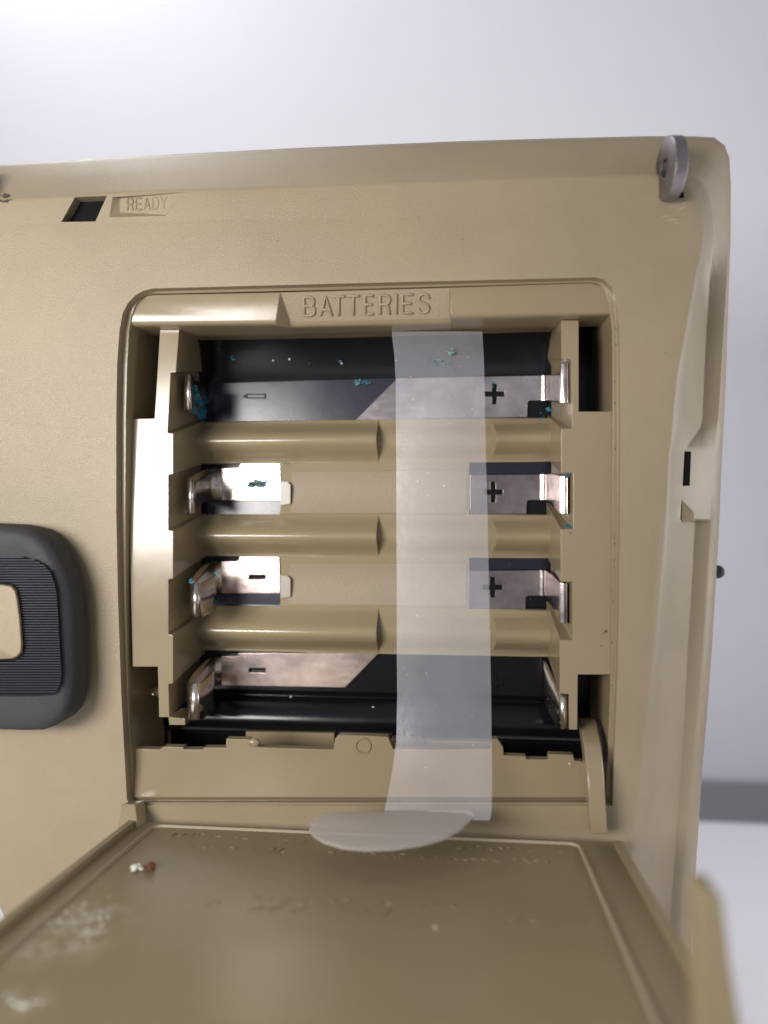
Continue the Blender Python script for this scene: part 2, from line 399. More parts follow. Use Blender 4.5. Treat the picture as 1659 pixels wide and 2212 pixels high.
# black tray behind everything
def ys(y): return P(700, y, 0).y
UL, UR = P(443, 950, 0).x, P(1184, 950, 0).x
prof = [(ys(700) + 2, 7.5), (ys(722), 4.2), (ys(745), 2.0), (ys(775), 0.4), (ys(805), -0.6), (ys(822), -1.0), (ys(830), -1.15), (ys(1498), -1.15), (ys(1499), -1.9), (ys(1512), -2.1), (ys(1520), -1.6), (ys(1534), -0.3), (ys(1550), 0.35), (ys(1565), 0.5), (ys(1580), 0.2), (ys(1592), -0.9), (ys(1600), -2.5), (ys(1760), -2.6)]
g = M(); u0, u1 = UL - 9, UR + 9
n = 30
g.grid([[Vector((u0 + (u1-u0)*i/n, v, w_)) for i in range(n + 1)] for v, w_ in prof])
tray = g.build('battery_tray', m_black, dev, smooth=45)
g = M(); g.face([(-50, 40, -5), (24, 40, -5), (24, -50, -5), (-50, -50, -5)]); g.build('inner_chassis', m_dark, dev, smooth=0)

# khaki floor with ridges
RH = 3.3
ridges = [(ys(1001), ys(908)), (ys(1203), ys(1111)), (ys(1410), ys(1311))]
uA, uB, uB2 = P(818, 965, 0).x, P(1059, 965, 0).x, P(1061, 965, 0).x
def rprof(v0, v1, h, n=22):
    out = []
    for i in range(n + 1):
        t = -1 + 2 * i / n; vv = (v0 + v1) / 2 + t * (v1 - v0) / 2
        out.append((vv, h * max(0.0, math.cos(t * math.pi / 2)) ** 1.7))
    return out
g = M()
for v0, v1 in ridges:
    hi = rprof(v0, v1, RH); lo = rprof(v0, v1, RH * 0.42)
    def seg(ua, ub, pr, skew=0): g.grid([[Vector((ua, v, w_)) for v, w_ in pr], [Vector((ub + (skew * w_ / RH), v, w_)) for v, w_ in pr]])
    seg(UL - .5, uA, hi); seg(uA, uB, lo)
    g.grid([[Vector((uA, v, w_)) for v, w_ in hi], [Vector((uA, v, w_)) for v, w_ in lo]])
    g.grid([[Vector((uB, v, w_)) for v, w_ in lo], [Vector((uB + 0.25 + 0.55 * w_ / RH, v, w_)) for v, w_ in hi], ])
    g.grid([[Vector((uB + 0.25 + 0.55 * w_ / RH, v, w_)) for v, w_ in hi], [Vector((UR + .5, v, w_)) for v, w_ in hi]])
    for vv in (v0, v1): g.strip([(UL-.5, vv, 0), (UR+.5, vv, 0)], [(UL-.5, vv, -1.1), (UR+.5, vv, -1.1)])
wl, wr = P(605, 1050, 0).x, P(1014, 1050, 0).x
for v0, v1 in ((ridges[0][0], ridges[1][1]), (ridges[1][0], ridges[2][1])):
    n = 14; pr = [(v0 + (v1 - v0) * i / n, -0.75 * math.sin(math.pi * i / n)) for i in range(n + 1)]
    g.grid([[Vector((u, v, w_)) for v, w_ in pr] for u in (wl, wr)])
    for u in (wl, wr): g.strip([Vector((u, v, w_)) for v, w_ in pr], [Vector((u, v, -1.1)) for v, w_ in pr])
m_cr = plastic('khaki_cradle_plastic', (0.285, 0.232, 0.138), 0.13, 4, 0.06, 0.01, 0.07, 0.015, 0.35, 0.6)
floor = g.build('cell_cradle_floor', m_cr, dev, smooth=40)
for xa, ya, yb in ((628, 1018, 1108), (623, 1217, 1306)):
    va, vb = ys(ya), ys(yb); ua = P(xa, ya, 0).x; ub = P(1008, ya, 0).x; n = 12
    c = (ridges[0][0] + ridges[1][1]) / 2 if ya < 1100 else (ridges[1][0] + ridges[2][1]) / 2
    half = abs(ridges[0][0] - ridges[1][1]) / 2
    pr = [(va + (vb - va) * i / n) for i in range(n + 1)]
    h = lambda v: -0.75 * math.cos(math.pi / 2 * min(1, abs(v - c) / half)) + 0.10
    g = M(); ft = [[Vector((u, v, h(v))) for v in pr] for u in (ua, ub)]; g.grid(ft)
    g.strip(ft[0], [p + Vector((0, 0, -.12)) for p in ft[0]]); g.strip([r[0] for r in ft], [r[0] + Vector((0, 0, -.12)) for r in ft]); g.strip([r[-1] for r in ft], [r[-1] + Vector((0, 0, -.12)) for r in ft])
    g.build('textured_pad', m_light, floor, smooth=40)
m_clear = simple('waxy_residue', (0.36, 0.33, 0.27), 0.3, 0, 4, .2)
for y0, y1 in ((1040, 1091), (1243, 1292)):
    q = [P(606, y0, .12), P(621, y0 + 1, .12), P(627, y0 + 8, .12), P(627, y1 - 3, .12), P(606, y1, .12)]
    g = M(); g.prism(q, back(q, 0.3)); g.build('stopper_tab', m_clear, floor, smooth=0)

# side dividers
WD = 12.3
def divider(lst, name):
    fr = [P(x, y, WD) for x, y, *_ in lst]
    bk = [P(l[2], l[3], -0.6) if len(l) > 2 else Vector((P(l[0], l[1], WD).x, P(l[0], l[1], WD).y, -3)) for l in lst]
    g = M(); g.poly(fr); g.strip(fr, bk, True)
    return g.build(name, m_wall_in, dev, smooth=0)
divider([(346,712),(387,712,441,735),(380,804,437,803),(369,805,430,803),(362,935,433,906),(374,937,443,908),(374,1024,443,1001),(364,1026,435,1001),(364,1145,435,1108),(374,1147,443,1110),(374,1250,443,1204),(364,1252,435,1204),(364,1370,435,1318),(374,1372,443,1318),(374,1476,443,1411),(364,1478,435,1411),(366,1549,420,1490),(344,1549),(341,1440),(287,1440),(281,1200),(279,905),(334,904)], 'cell_divider')
divider([(1212,692,1185,716),(1250,692),(1250,889),(1330,889),(1328,1457),(1248,1457),(1247,1576),(1230,1576),(1229,1500),(1209,1498,1181,1412),(1209,1383,1180,1299),(1237,1383,1187,1299),(1237,1257,1190,1205),(1211,1257,1182,1205),(1211,1143,1180,1086),(1238,1143,1189,1086),(1238,1021,1191,993),(1212,1021,1183,993),(1212,926,1183,898),(1236,926,1191,898),(1234,776,1191,792),(1213,776,1181,774)], 'cell_divider')
g = M(); q = [P(364,1549,9.5), P(400,1552,9.5), P(400,1566,9.5), P(366,1566,9.5)]; g.prism(q, back(q, 5)); g.build('divider_foot', m_wall_in, dev, smooth=0)
g = M(); a = P(322, 1493, 5); g.tube([a, a + Vector((2.5, 0, .3))], 0.75, 10); g.build('locating_pin', m_in, dev)
# left and right pocket floors
g = M(); q = [P(300,1560,3), P(345,1556,3), P(345,1625,3), P(300,1625,3)]; g.poly(back(q, 3)); g.build('pocket_floor', m_dark, dev, smooth=0)

# ---------------- contacts
def rib(g, st): g.strip([P(x, a, w_) for x, a, b_, w_ in st], [P(x, b_, w_) for x, a, b_, w_ in st])
def smoothst(st, n=5):
    out = []
    for i in range(len(st) - 1):
        p0 = st[max(i-1, 0)]; p1 = st[i]; p2 = st[i+1]; p3 = st[min(i+2, len(st)-1)]
        for k in range(n):
            t = k / n
            out.append(tuple(0.5*((2*p1[j]) + (-p0[j]+p2[j])*t + (2*p0[j]-5*p1[j]+4*p2[j]-p3[j])*t*t + (-p0[j]+3*p1[j]-3*p2[j]+p3[j])*t**3) for j in range(4)))
    out.append(st[-1]); return out
def plus(cx, cy, a=21, b_=22, t=5.4):
    return [(cx-t,cy-b_),(cx+t,cy-b_),(cx+t,cy-t),(cx+a,cy-t),(cx+a,cy+t),(cx+t,cy+t),(cx+t,cy+b_),(cx-t,cy+b_),(cx-t,cy+t),(cx-a,cy+t),(cx-a,cy-t),(cx-t,cy-t)]
def minus(x0, y0, x1, y1): return [(x0+1.5,y0),(x1-1.5,y0),(x1,y0+1.5),(x1,y1-1.5),(x1-1.5,y1),(x0+1.5,y1),(x0,y1-1.5),(x0,y0+1.5)]
def plate(g, poly, hole=None, wz=-0.45):
    f = [P(x, y, wz) for x, y in poly]; h = [[P(x, y, wz) for x, y in hole]] if hole else []
    g.prism(f, back(f, .3), h, [back(x, .3) for x in h])
def corner(x0, x1, y0, y1):      # rounded notch cut out of the lower right
    return [(x1, y0), (x0 + 6, y0), (x0 + 1.8, y0 + 1.8), (x0, y0 + 6), (x0, y1)]
# positive side
PW = -0.45
def positive(poly, pc, st, lab):
    g = M(); plate(g, poly, plus(*pc)); o = g.build('positive_contact', m_ni, dev, smooth=0, label=lab)
    if poly[0][1] > 900: o.data.materials[0] = m_dark_refl
    g = M(); rib(g, st); g.build('contact_spring', m_ni, o, smooth=0, solid=.28)
    return o
positive([(1172,811)] + [(1172,811)][:0] + corner(1139,1176,865,901) + [(767,908),(858,817)], (1068,851), [(1170,811,865,PW),(1178,811,865,-.2),(1184,810,866,1.2),(1211,806,869,10.6),(1213,786,870,11.2),(1218,786,870,11.3),(1220,786,870,10.9),(1226,786,870,11.2),(1228,787,870,9.5)], 'long pale metal contact plate with a diagonal end')
positive([(1015,1026),(1170,1025)] + corner(1137,1174,1080,1110) + [(1015,1111)], (1065,1063), [(1168,1025,1079,PW),(1176,1025,1079,-.2),(1182,1024,1080,1.2),(1196,1022,1094,6),(1211,1028,1107,10.6),(1213,1029,1109,11.2),(1218,1029,1110,11.3),(1220,1029,1110,10.9),(1225,1029,1110,11.2),(1228,1030,1110,9.5)], None)
positive([(1013,1233),(1169,1232)] + corner(1135,1172,1287,1317) + [(1013,1317)], (1064,1268.5), [(1167,1232,1287,PW),(1174,1232,1287,-.2),(1180,1232,1288,1.2),(1195,1243,1312,6),(1210,1258,1343,10.6),(1212,1259,1345,11.2),(1217,1260,1346,11.3),(1219,1260,1346,10.9),(1224,1260,1346,11.2),(1227,1261,1346,9.5)], None)
g = M(); rib(g, smoothst([(1176,1424,1500,-.3),(1183,1440,1530,2.5),(1196,1465,1555,7),(1207,1490,1570,10.8),(1213,1497,1574,11.7),(1221,1498,1574,11.7),(1226,1499,1574,10.3)]))
m_dk = metal('tarnished_metal', (0.16, 0.14, 0.14), 0.3, 0.5)
g.build('positive_contact', m_sp, dev, smooth=50, solid=.28, label='tarnished contact spring at the lower right')
# faint moulded plus on the black tray
g = M(); q = [P(x, y, -1.0) for x, y in plus(1068, 1475, 20, 20, 6)]; g.prism(q, back(q, .3)); g.build('polarity_mark', m_black, tray, smooth=0)
# negative side
def negative(poly, mk, st, lab=None, mat=None):
    g = M()
    if poly: plate(g, poly, minus(*mk) if mk else None); o = g.build('negative_contact', m_ni, dev, smooth=0, label=lab); par = o
    if poly and poly[0][1] > 1100: o.data.materials[0] = m_pink_refl; nm = 'contact_spring'
    else: par = dev; nm = 'negative_contact'
    g = M(); rib(g, smoothst(st, 2)); q = g.build(nm, mat or m_sp, par, smooth=20, solid=.2)
    if not poly and lab: q['label'] = lab
negative(None, None, [(444,832,906,-.3),(438,830,903,1),(424,824,896,5),(402,812,887,9.0),(399,810,885,10.2),(404,809,885,10.9),(411,809,884,10.9),(415,811,882,10),(418,815,878,8.6)], 'corroded spring crusted with blue residue')
negative([(478,1012),(516,1012),(519,1009),(520,1000),(604,1000),(605,1040),(605,1080),(478,1080)], (537,1040,573,1051), [(479,1012,1080,PW),(462,1012,1080,-.3),(450,1013,1081,.6),(430,1020,1090,5),(411,1031,1104,8.8),(406,1034,1108,9.9),(409,1035,1109,10.5),(415,1035,1109,10.5),(420,1037,1109,9.6),(423,1040,1106,8)])
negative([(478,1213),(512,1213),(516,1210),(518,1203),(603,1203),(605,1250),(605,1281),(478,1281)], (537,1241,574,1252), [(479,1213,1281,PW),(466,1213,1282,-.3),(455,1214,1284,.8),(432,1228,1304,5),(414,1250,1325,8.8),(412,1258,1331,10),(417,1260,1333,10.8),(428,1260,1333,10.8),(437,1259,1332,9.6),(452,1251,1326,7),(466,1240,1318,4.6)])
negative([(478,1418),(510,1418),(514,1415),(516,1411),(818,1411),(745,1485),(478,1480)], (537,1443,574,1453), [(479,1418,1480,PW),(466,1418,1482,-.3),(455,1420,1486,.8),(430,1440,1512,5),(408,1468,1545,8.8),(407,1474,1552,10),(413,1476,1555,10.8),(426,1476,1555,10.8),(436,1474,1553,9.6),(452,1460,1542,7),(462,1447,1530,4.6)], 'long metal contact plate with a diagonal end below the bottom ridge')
# black glossy insulator plate in the top row, with its minus mark
g = M(); plate(g, [(447,829),(858,817),(765,908),(447,910)], None, -0.75)
m_ins = plastic('dark_blue_insulator', (0.012, 0.012, 0.026), 0.2, 3, 0.1, 0.01, 0.3, 0.0, 0.5, 0.55)
ins = g.build('insulator_plate', m_ins, dev, smooth=0)
for q in ([(449,1082),(606,1082),(606,1114),(449,1114)], [(462,1283),(606,1283),(606,1315),(462,1315)], [(1010,990),(1188,990),(1188,1024),(1010,1024)], [(1010,1202),(1186,1202),(1186,1230),(1010,1230)]):
    g = M(); plate(g, q, None, -0.8); g.build('insulator_strip', m_ins, dev, smooth=0)
g = M(); a = minus(532,850.5,574,860.5); b_ = minus(534,852.5,572,858.5)
fa, fb = [P(x, y, -.62) for x, y in a], [P(x, y, -.62) for x, y in b_]
g.strip(fa, fb, True); g.strip(fa, back(fa, .15), True); g.strip(fb, back(fb, .15), True); g.build('polarity_mark', m_dark, ins, smooth=0)

# ---------------- lower panel of the compartment
edge_px = [(288,1617),(345,1619),(353,1613),(396,1614),(397,1619),(439,1619),(440,1615),(488,1615),(489,1596),(537,1597),(546,1606),(560,1614),(640,1617),(720,1619),(724,1596),(734,1588),(790,1589),(838,1592),(849,1618),(960,1619),(1060,1618),(1062,1597),(1074,1596),(1087,1615),(1088,1632),(1136,1634),(1137,1640),(1184,1641),(1185,1629),(1238,1631),(1241,1643),(1262,1646),(1322,1646)]
top = [P(x, y, 11.0) for x, y in edge_px]
l2 = [P(x, 1652, 11.0) for x, y in edge_px]
l3 = [F(x - (x - 800) * 0.0, 1722, -1.6) for x, y in edge_px]
l4 = [F(x, 1729, -2.1) for x, y in edge_px]; l5 = [F(x, 1733, -0.9) for x, y in edge_px]; l6 = [F(x, 1741, -0.6) for x, y in edge_px]; l7 = [F(x, 1745, -2) for x, y in edge_px]
l8 = [p + Vector((0, 0, -9)) for p in l7]
g = M(); g.grid([back(top, 1.3), top, l2, l3, l4, l5, l6, l7, l8]); lower = g.build('lower_panel', m_in, dev, smooth=30)
g = M(); ring = [P(785 + 16 * math.cos(a), 1611 + 16 * math.sin(a), 11.05) for a in [i * math.pi / 12 for i in range(24)]]
g.tube(ring + [ring[0]], 0.12, 6); g.build('ejector_ring', m_in, lower)
g = M(); q = [P(531,1581,1), P(722,1584,1), P(722,1632,1), P(531,1628,1)]; g.prism(q, back(q, 3)); g.build('inner_web', m_in, dev, smooth=0)
g = M(); q = [P(845,1596,1), P(1062,1602,1), P(1062,1632,1), P(845,1632,1)]; g.prism(q, back(q, 3)); g.build('inner_web', m_in, dev, smooth=0)
g = M(); g.blob(P(548, 1604, 11.3), 0.8, (1.2, .8, .6), .1, 9); g.build('flash_nub', m_in, lower)

# pale dried residue on the door
nt = m_door.node_tree; b = nt.nodes['Principled BSDF']; src = b.inputs['Base Color'].links[0].from_socket
tc = nt.nodes.new('ShaderNodeTexCoord'); acc = None
for (x, y, rad) in ((150, 1990, .42), (215, 1980, .30), (95, 2050, .35), (42, 2166, .26), (180, 2020, .5)):
    p = W3(D(x, y)); vd = nt.nodes.new('ShaderNodeVectorMath'); vd.operation = 'DISTANCE'; vd.inputs[1].default_value = p
    nt.links.new(tc.outputs['Object'], vd.inputs[0])
    mr = nt.nodes.new('ShaderNodeMapRange'); mr.inputs['From Min'].default_value = rad * 1.15; mr.inputs['From Max'].default_value = rad * 0.1; nt.links.new(vd.outputs['Value'], mr.inputs[0])
    if acc is None: acc = mr.outputs[0]
    else:
        a_ = nt.nodes.new('ShaderNodeMath'); a_.operation = 'MAXIMUM'; nt.links.new(acc, a_.inputs[0]); nt.links.new(mr.outputs[0], a_.inputs[1]); acc = a_.outputs[0]
n = nz(nt, 5.5, 7, 0.75); rp = ramp(nt, n.outputs[0], [(0.46, (0, 0, 0)), (0.64, (1, 1, 1))])
ml = nt.nodes.new('ShaderNodeMath'); ml.operation = 'MULTIPLY'; nt.links.new(acc, ml.inputs[0]); nt.links.new(rp, ml.inputs[1])
mx = nt.nodes.new('ShaderNodeMix'); mx.data_type = 'RGBA'; nt.links.new(ml.outputs[0], mx.inputs[0]); nt.links.new(src, mx.inputs[6]); mx.inputs[7].default_value = (0.46, 0.44, 0.36, 1); nt.links.new(mx.outputs[2], b.inputs['Base Color'])
# ---------------- open door
door = M()
uLd, uRd = P(263, 1800, 0).x, 0
def DD(u, L, h=0.0): return Vector((u, DV + h + DB * L, 13 + L))
UD0 = D(250, 1806).x; UD1 = D(1317, 1786).x; T = 2.0; LEN = 64.0
prof = [(1.0, -1.2), (1.3, -0.3), (2.2, 0.0), (LEN, 0.0), (LEN, -T), (1.5, -T)]
inL = D(305, 1806).x; inR = D(1246, 1808).x; L0 = D(800, 1804).z - 13
door.grid([[DD(UD0, L, h) for L, h in prof], [DD(UD1, L, h) for L, h in prof]])
door.face([DD(UD0, L, h) for L, h in prof]); door.face([DD(UD1, L, h) for L, h in prof])
dr = door.build('battery_door', m_door, dev, smooth=30, label='open khaki battery door folded down towards the viewer')
def rr(u0, u1, l0, l1, r, n=5):
    pts = []
    for cu, cl, a0 in ((u1 - r, l1 - r, 0), (u0 + r, l1 - r, 90), (u0 + r, l0 + r, 180), (u1 - r, l0 + r, 270)):
        for i in range(n + 1):
            a = R(a0 + 90 * i / n); pts.append((cu + r * math.cos(a), cl + r * math.sin(a)))
    return pts
o1 = rr(inL, inR, L0, LEN - 6, 1.6); o2 = rr(inL + .45, inR - .45, L0 + .45, LEN - 6.45, 1.2)
g = M(); a, b_, c2, d2 = [DD(u, l, -.02) for u, l in o1], [DD(u, l, .32) for u, l in rr(inL + .08, inR - .08, L0 + .08, LEN - 6.08, 1.5)], [DD(u, l, .32) for u, l in rr(inL+.3, inR-.3, L0+.3, LEN-6.3, 1.3)], [DD(u, l, -.02) for u, l in o2]
g.grid([a, b_, c2, d2], True); g.build('border_ridge', m_light, dr, smooth=50)
for ua, ub in ((UD0, UD0 + 0.9), (UD1 - 0.9, UD1)):
    g = M(); pr = [(3.0, -.1), (3.6, .75), (LEN, .75), (LEN, -.1)]
    g.grid([[DD(ua, L, h) for L, h in pr], [DD(ub, L, h) for L, h in pr]]); g.face([DD(ua, L, h) for L, h in pr]); g.face([DD(ub, L, h) for L, h in pr])
    g.build('side_flange', m_door, dr, smooth=0)
# shallow mirrored instructions moulded in the door: two blurred lines near the hinge and one larger line beyond, too soft to read
random.seed(3)
g = M()
def marks(y, x0, x1, hgt, stp, r):
    L = D(800, y).z - 13; u = D(x0, y).x; ue = D(x1, y).x
    while u < ue:
        if random.random() > .14:
            for k in range(2):
                a = (random.choice((0, stp * .35, stp * .6)), random.choice((0, hgt * .5, hgt))); b2 = (random.choice((0, stp * .35, stp * .6)), random.choice((0, hgt * .5, hgt)))
                if a == b2: continue
                g.tube([DD(u + a[0], L + a[1], 0), DD(u + b2[0], L + b2[1], 0)], r, 5, .35)
        u += stp
marks(1818, 350, 1200, 1.0, 1.25, .10); marks(1842, 400, 1190, 1.0, 1.25, .10); marks(1945, 540, 1000, 1.2, 1.6, .11); marks(1962, 400, 1250, 1.8, 2.2, .12)
o = g.build('moulded_instructions', m_door, dr, smooth=60); o['kind'] = 'stuff'
# hinge arm on the right: curved bar from the case to the door
st = [(1254,1288,1556,8.5),(1257,1292,1580,11.5),(1262,1299,1615,14.2),(1268,1304,1668,16.0),(1272,1308,1727,16.8),(1278,1312,1802,17.0)]
ra = [[P(a, y, w_), P(b_, y, w_), P(b_, y, w_) + Vector((0, -.3, -2.6)), P(a, y, w_) + Vector((0, -.3, -2.6))] for a, b_, y, w_ in st]
g = M(); g.grid([list(x) for x in ra], True); g.face(ra[0]); g.face(ra[-1]); g.build('hinge_arm', m_wall_in, dr, smooth=40, bevel=.12)
st = [(261,292,1737,15.5),(259,295,1765,16.5),(252,298,1798,17.5),(246,300,1812,18.0)]
ra = [[P(a, y, w_), P(b_, y, w_), P(b_, y, w_) + Vector((.2, -.5, -2.6)), P(a, y, w_) + Vector((.4, -.5, -2.6))] for a, b_, y, w_ in st]
g = M(); g.grid([list(x) for x in ra], True); g.face(ra[0]); g.face(ra[-1]); g.build('hinge_arm', m_wall_in, dr, smooth=40, bevel=.12)
# latch tab near the free end of the door
zt = 62
def PT(x, y, ww=zt): return P(x, y, ww)
pr = [(1512,1932),(1530,1925),(1552,1928),(1562,1945),(1578,2080),(1600,2212),(1650,2520),(1560,2560),(1520,2300),(1508,2100),(1506,1960)]
f = [PT(*q) for q in pr]; g = M(); g.prism(f, back(f, 2.6)); g.build('latch_tab', m_door, dr, smooth=0, bevel=.3)

# ---------------- strap lugs
def lug(px, py, ww, rv=3.75, rw=4.2, th=1.7):
    c = P(px, py, ww); g = M(); n = 28
    ca, sa = math.cos(R(7)), math.sin(R(7))
    def ringp(du, k, rr_): return [Vector((c.x + du * ca + rw * rr_ * math.cos(2*math.pi*i/n) * sa, c.y + rv * rr_ * math.sin(2*math.pi*i/n), c.z - du * sa + rw * rr_ * math.cos(2*math.pi*i/n) * ca)) for i in range(n)]
    h = th / 2
    g.grid([ringp(-h, 0, .30), ringp(-h, 0, .93), ringp(-h + .14, 0, 1), ringp(h - .14, 0, 1), ringp(h, 0, .93), ringp(h, 0, .30), ringp(-h, 0, .30)], True)
    return g.build('strap_lug', m_lug, dev, smooth=35)
lug(1450, 364, 18.4, 3.8, 3.3)
lug(-22, 420, 15.5, 3.0, 3.6)
g = M(); q = [F(1466, 416, .05), F(1477, 415, .05), F(1478, 427, .05), F(1467, 428, .05)]; g.poly(q); g.build('lug_slot', m_dark, dev, smooth=0)

# ---------------- right edge: slot, knob
g = M(); q = [P(1481,975,7.3), P(1493,975,6.9), P(1490,1049,6.9), P(1477,1049,7.3)]
q = [p + Vector((0, 0, 2.0)) for p in q]; q = [P(1481,975,9.7), P(1493,975,9.5), P(1490,1049,9.5), P(1477,1049,9.7)]; g.prism(q, back(q, 1.8)); g.build('release_slot', m_dark, dev, smooth=0)
g = M(); q = [P(1473,1080,9.8), P(1499,1106,9.2), P(1501,1127,9.0), P(1473,1127,9.8)]; g.prism(q, back(q, 3)); g.build('slot_shoulder', m_wall_in, dev, smooth=0)
g = M(); c = P(1542, 1235, -8); rows_ = []
for a_ in range(0, 7):
    th = math.pi / 2 * a_ / 6; rad = 1.05 * math.cos(th) + .001; x = 0.6 + 1.0 * math.sin(th)
    rows_.append([c + Vector((x, rad * math.cos(2*math.pi*i/16), rad * math.sin(2*math.pi*i/16))) for i in range(16)])
rows_.insert(0, [c + Vector((-3, 1.05 * math.cos(2*math.pi*i/16), 1.05 * math.sin(2*math.pi*i/16))) for i in range(16)])
g.grid(rows_, True); g.build('side_button', m_rub, dev, smooth=60)

# ---------------- rubber grip pad on the left
PH = 6.0
po = [(-500,1118),(-200,1124),(0,1132),(40,1134),(74,1141),(100,1153),(122,1172),(140,1196),(154,1222),(166,1254),(173,1285),(177,1320),(180,1400),(183,1455),(182,1490),(177,1518),(167,1540),(150,1557),(128,1569),(104,1576),(60,1577),(0,1575),(-200,1572),(-500,1568)]
f0 = [F(x - 17 * max(0, x) / 180, y, PH - 1.4) for x, y in po]
def inset(pts, d):
    cxy = Vector((-70, P(0, 1355, 18).y, 0)); out = []
    for i, p in enumerate(pts):
        a = pts[max(i-1, 0)]; b_ = pts[min(i+1, len(pts)-1)]; t = (b_ - a); nrm = Vector((t.y, -t.x, 0)).normalized()
        if (cxy - p).dot(nrm) < 0: nrm = -nrm
        out.append(p + nrm * d)
    return out
r1 = inset(f0, .35); r1 = [p + Vector((0, 0, .95)) for p in r1]; r2 = [p + Vector((0, 0, .4)) for p in inset(r1, .9)]; r3 = [p + Vector((0,0,-.1)) for p in inset(r2, 1.4)]
g = M(); g.grid([back(inset(f0, .6), PH - 2.5), back(f0, PH - 3.6 + .8), f0, r1, r2, r3], False); g.poly(r3)
pad = g.build('rubber_pad', m_rub, dev, smooth=60, label='dark grey rubber pad with a ribbed centre')
pi = [(-500,1199),(0,1201),(45,1203),(74,1209),(95,1220),(108,1235),(116,1256),(122,1282),(126,1340),(129,1400),(132,1455),(130,1478),(120,1496),(104,1504),(60,1502),(0,1499),(-500,1492)]
bt = [(-300,1258),(0,1262),(24,1265),(34,1275),(38,1292),(44,1340),(48,1394),(46,1410),(38,1419),(26,1423),(0,1424),(-300,1426)]
# ribs: corrugated strips clipped to the outline
def xr(y, poly):
    best = -500
    for (x0, y0), (x1, y1) in zip(poly, poly[1:]):
        if (y0 - y) * (y1 - y) <= 0 and y0 != y1: best = max(best, x0 + (x1 - x0) * (y - y0) / (y1 - y0))
    return best
g = M(); ysn = []; y = 1203.0; k = 0
base_l, base_r, pts_l, pts_r = [], [], [], []
while y < 1501:
    h = PH + (.75 if k % 3 == 0 or k % 3 == 1 else .35)
    x = xr(y, pi); pts_l.append(F(-500, y, h)); pts_r.append(F(x, y, h)); base_r.append(F(x + 1, y, PH - .3)); k += 1; y += 1.9
g.strip(pts_l, pts_r); g.strip(pts_r, base_r)
g.strip([pts_l[0], pts_r[0]], [F(-500, 1202, PH - .3), F(60, 1202, PH - .3)]); g.strip([pts_l[-1], pts_r[-1]], [F(-500, 1503, PH - .3), F(90, 1505, PH - .3)])
rbm = g.build('ribbed_grip', m_rib, pad, smooth=0)
f = [F(x, y, PH + 1.05) for x, y in bt]; f2 = [F(x - (2 if x > 0 else 0), y + (2 if y < 1340 else -2), PH + 1.35) for x, y in bt]
g = M(); g.poly(f2); g.strip(f2, f, True); g.strip(f, back(f, 1), True); g.build('key', m_case, pad, smooth=60, label='khaki rounded key in the rubber pad')
fo = [F(x + (4 if x > 0 else 0), y + (-4 if y < 1340 else 4), PH + .85) for x, y in bt]
g = M(); g.poly(fo); g.build('key_gap', m_dark, pad, smooth=0)

# ---------------- frosted plastic strip (battery removal ribbon)
strip_t = thing('plastic_strip', 'frosted translucent plastic strip hanging down across the battery compartment', 'plastic strip', W3(P(950, 722, 8.4)))
loc = strip_t.location.copy()
st = [(846,1042,716,8.3),(848,1043,735,8.6),(852,1045,770,9.1),(855,1047,830,9.8),(855,1048,900,10.3),(856,1050,1000,10.9),(856,1053,1100,11.3),(857,1056,1250,11.8),(857,1059,1400,12.4),(858,1061,1500,13.0),(856,1062,1600,14.0),(848,1063,1660,15.6),(838,1063,1715,18.0),(830,1062,1752,20.2),(829,1058,1772,21.0)]
rows_ = []
for i in range(len(st)):
    a, b_, y, w_ = st[i]; rows_.append([P(a + (b_-a)*t/8, y, w_ + (.25 + .75 * math.exp(-((y - 860) / 55) ** 2)) * math.sin(math.pi*t/8)) for t in range(9)])
g = M(); g.grid(rows_); o = g.build('strip_band', m_tape, None, smooth=60, solid=None)
def reparent(o, p):
    o.parent = p; o.matrix_parent_inverse = p.matrix_world.inverted() if False else o.matrix_parent_inverse
    o.location = Vector(o.location) - p.location
reparent(o, strip_t)
oc = [(668,1790),(672,1775),(690,1762),(720,1756),(780,1753),(860,1752),(940,1750),(990,1749),(1018,1751),(1024,1757),(1012,1772),(990,1792),(955,1810),(910,1822),(850,1831),(790,1833),(740,1828),(700,1816),(678,1803)]
def PH_(x, y, v=-37.6):
    d = ray(x, y); t = v / d.y; return Vector((t * d.x, v, CAMW + t * d.z))
f = [PH_(x, y) for x, y in oc]; g = M()
cen = sum(f, Vector()) / len(f)
f_in = [p.lerp(cen, .12) + Vector((0, .25, 0)) for p in f]
g.poly(f_in); g.strip(f_in, f, True); lowr = [p + Vector((0, -.35, 0)) for p in f]; g.strip(f, lowr, True); g.poly(lowr)
o = g.build('pull_tab', m_tab, None, smooth=60); reparent(o, strip_t)

# ---------------- corrosion and crumbs
random.seed(11)
g = M()
def cr(px, py, w_, spread, n, r0=.05, r1=.16):
    for _ in range(n):
        g.blob(P(px + random.gauss(0, spread), py + random.gauss(0, spread), w_ + random.uniform(-.02, .08)), r0 + (r1 - r0) * random.random() ** 2, (1.2, .9, .5), .75, 6)
for t in range(26):                                      # crust down the upper left spring
    k = t / 25; cr(418 + 22 * k + random.uniform(-3, 3), 838 + 62 * k, 8.6 - 7.5 * k, 3.2, 7, .08, .26)
for t in range(16): cr(452 + random.gauss(0, 12), 1025 + random.gauss(0, 8), .9, 2, 3, .04, .12)
for t in range(14): cr(441 + random.uniform(-3, 4), 860 + 3.2 * t, .8, 2, 4, .08, .22)
for t in range(10): cr(415 + 3 * t, 884 + 2.2 * t, 7.5 - .7 * t, 2, 5, .08, .2)
x0, y0, x1, y1 = 536, 1039, 574, 1052
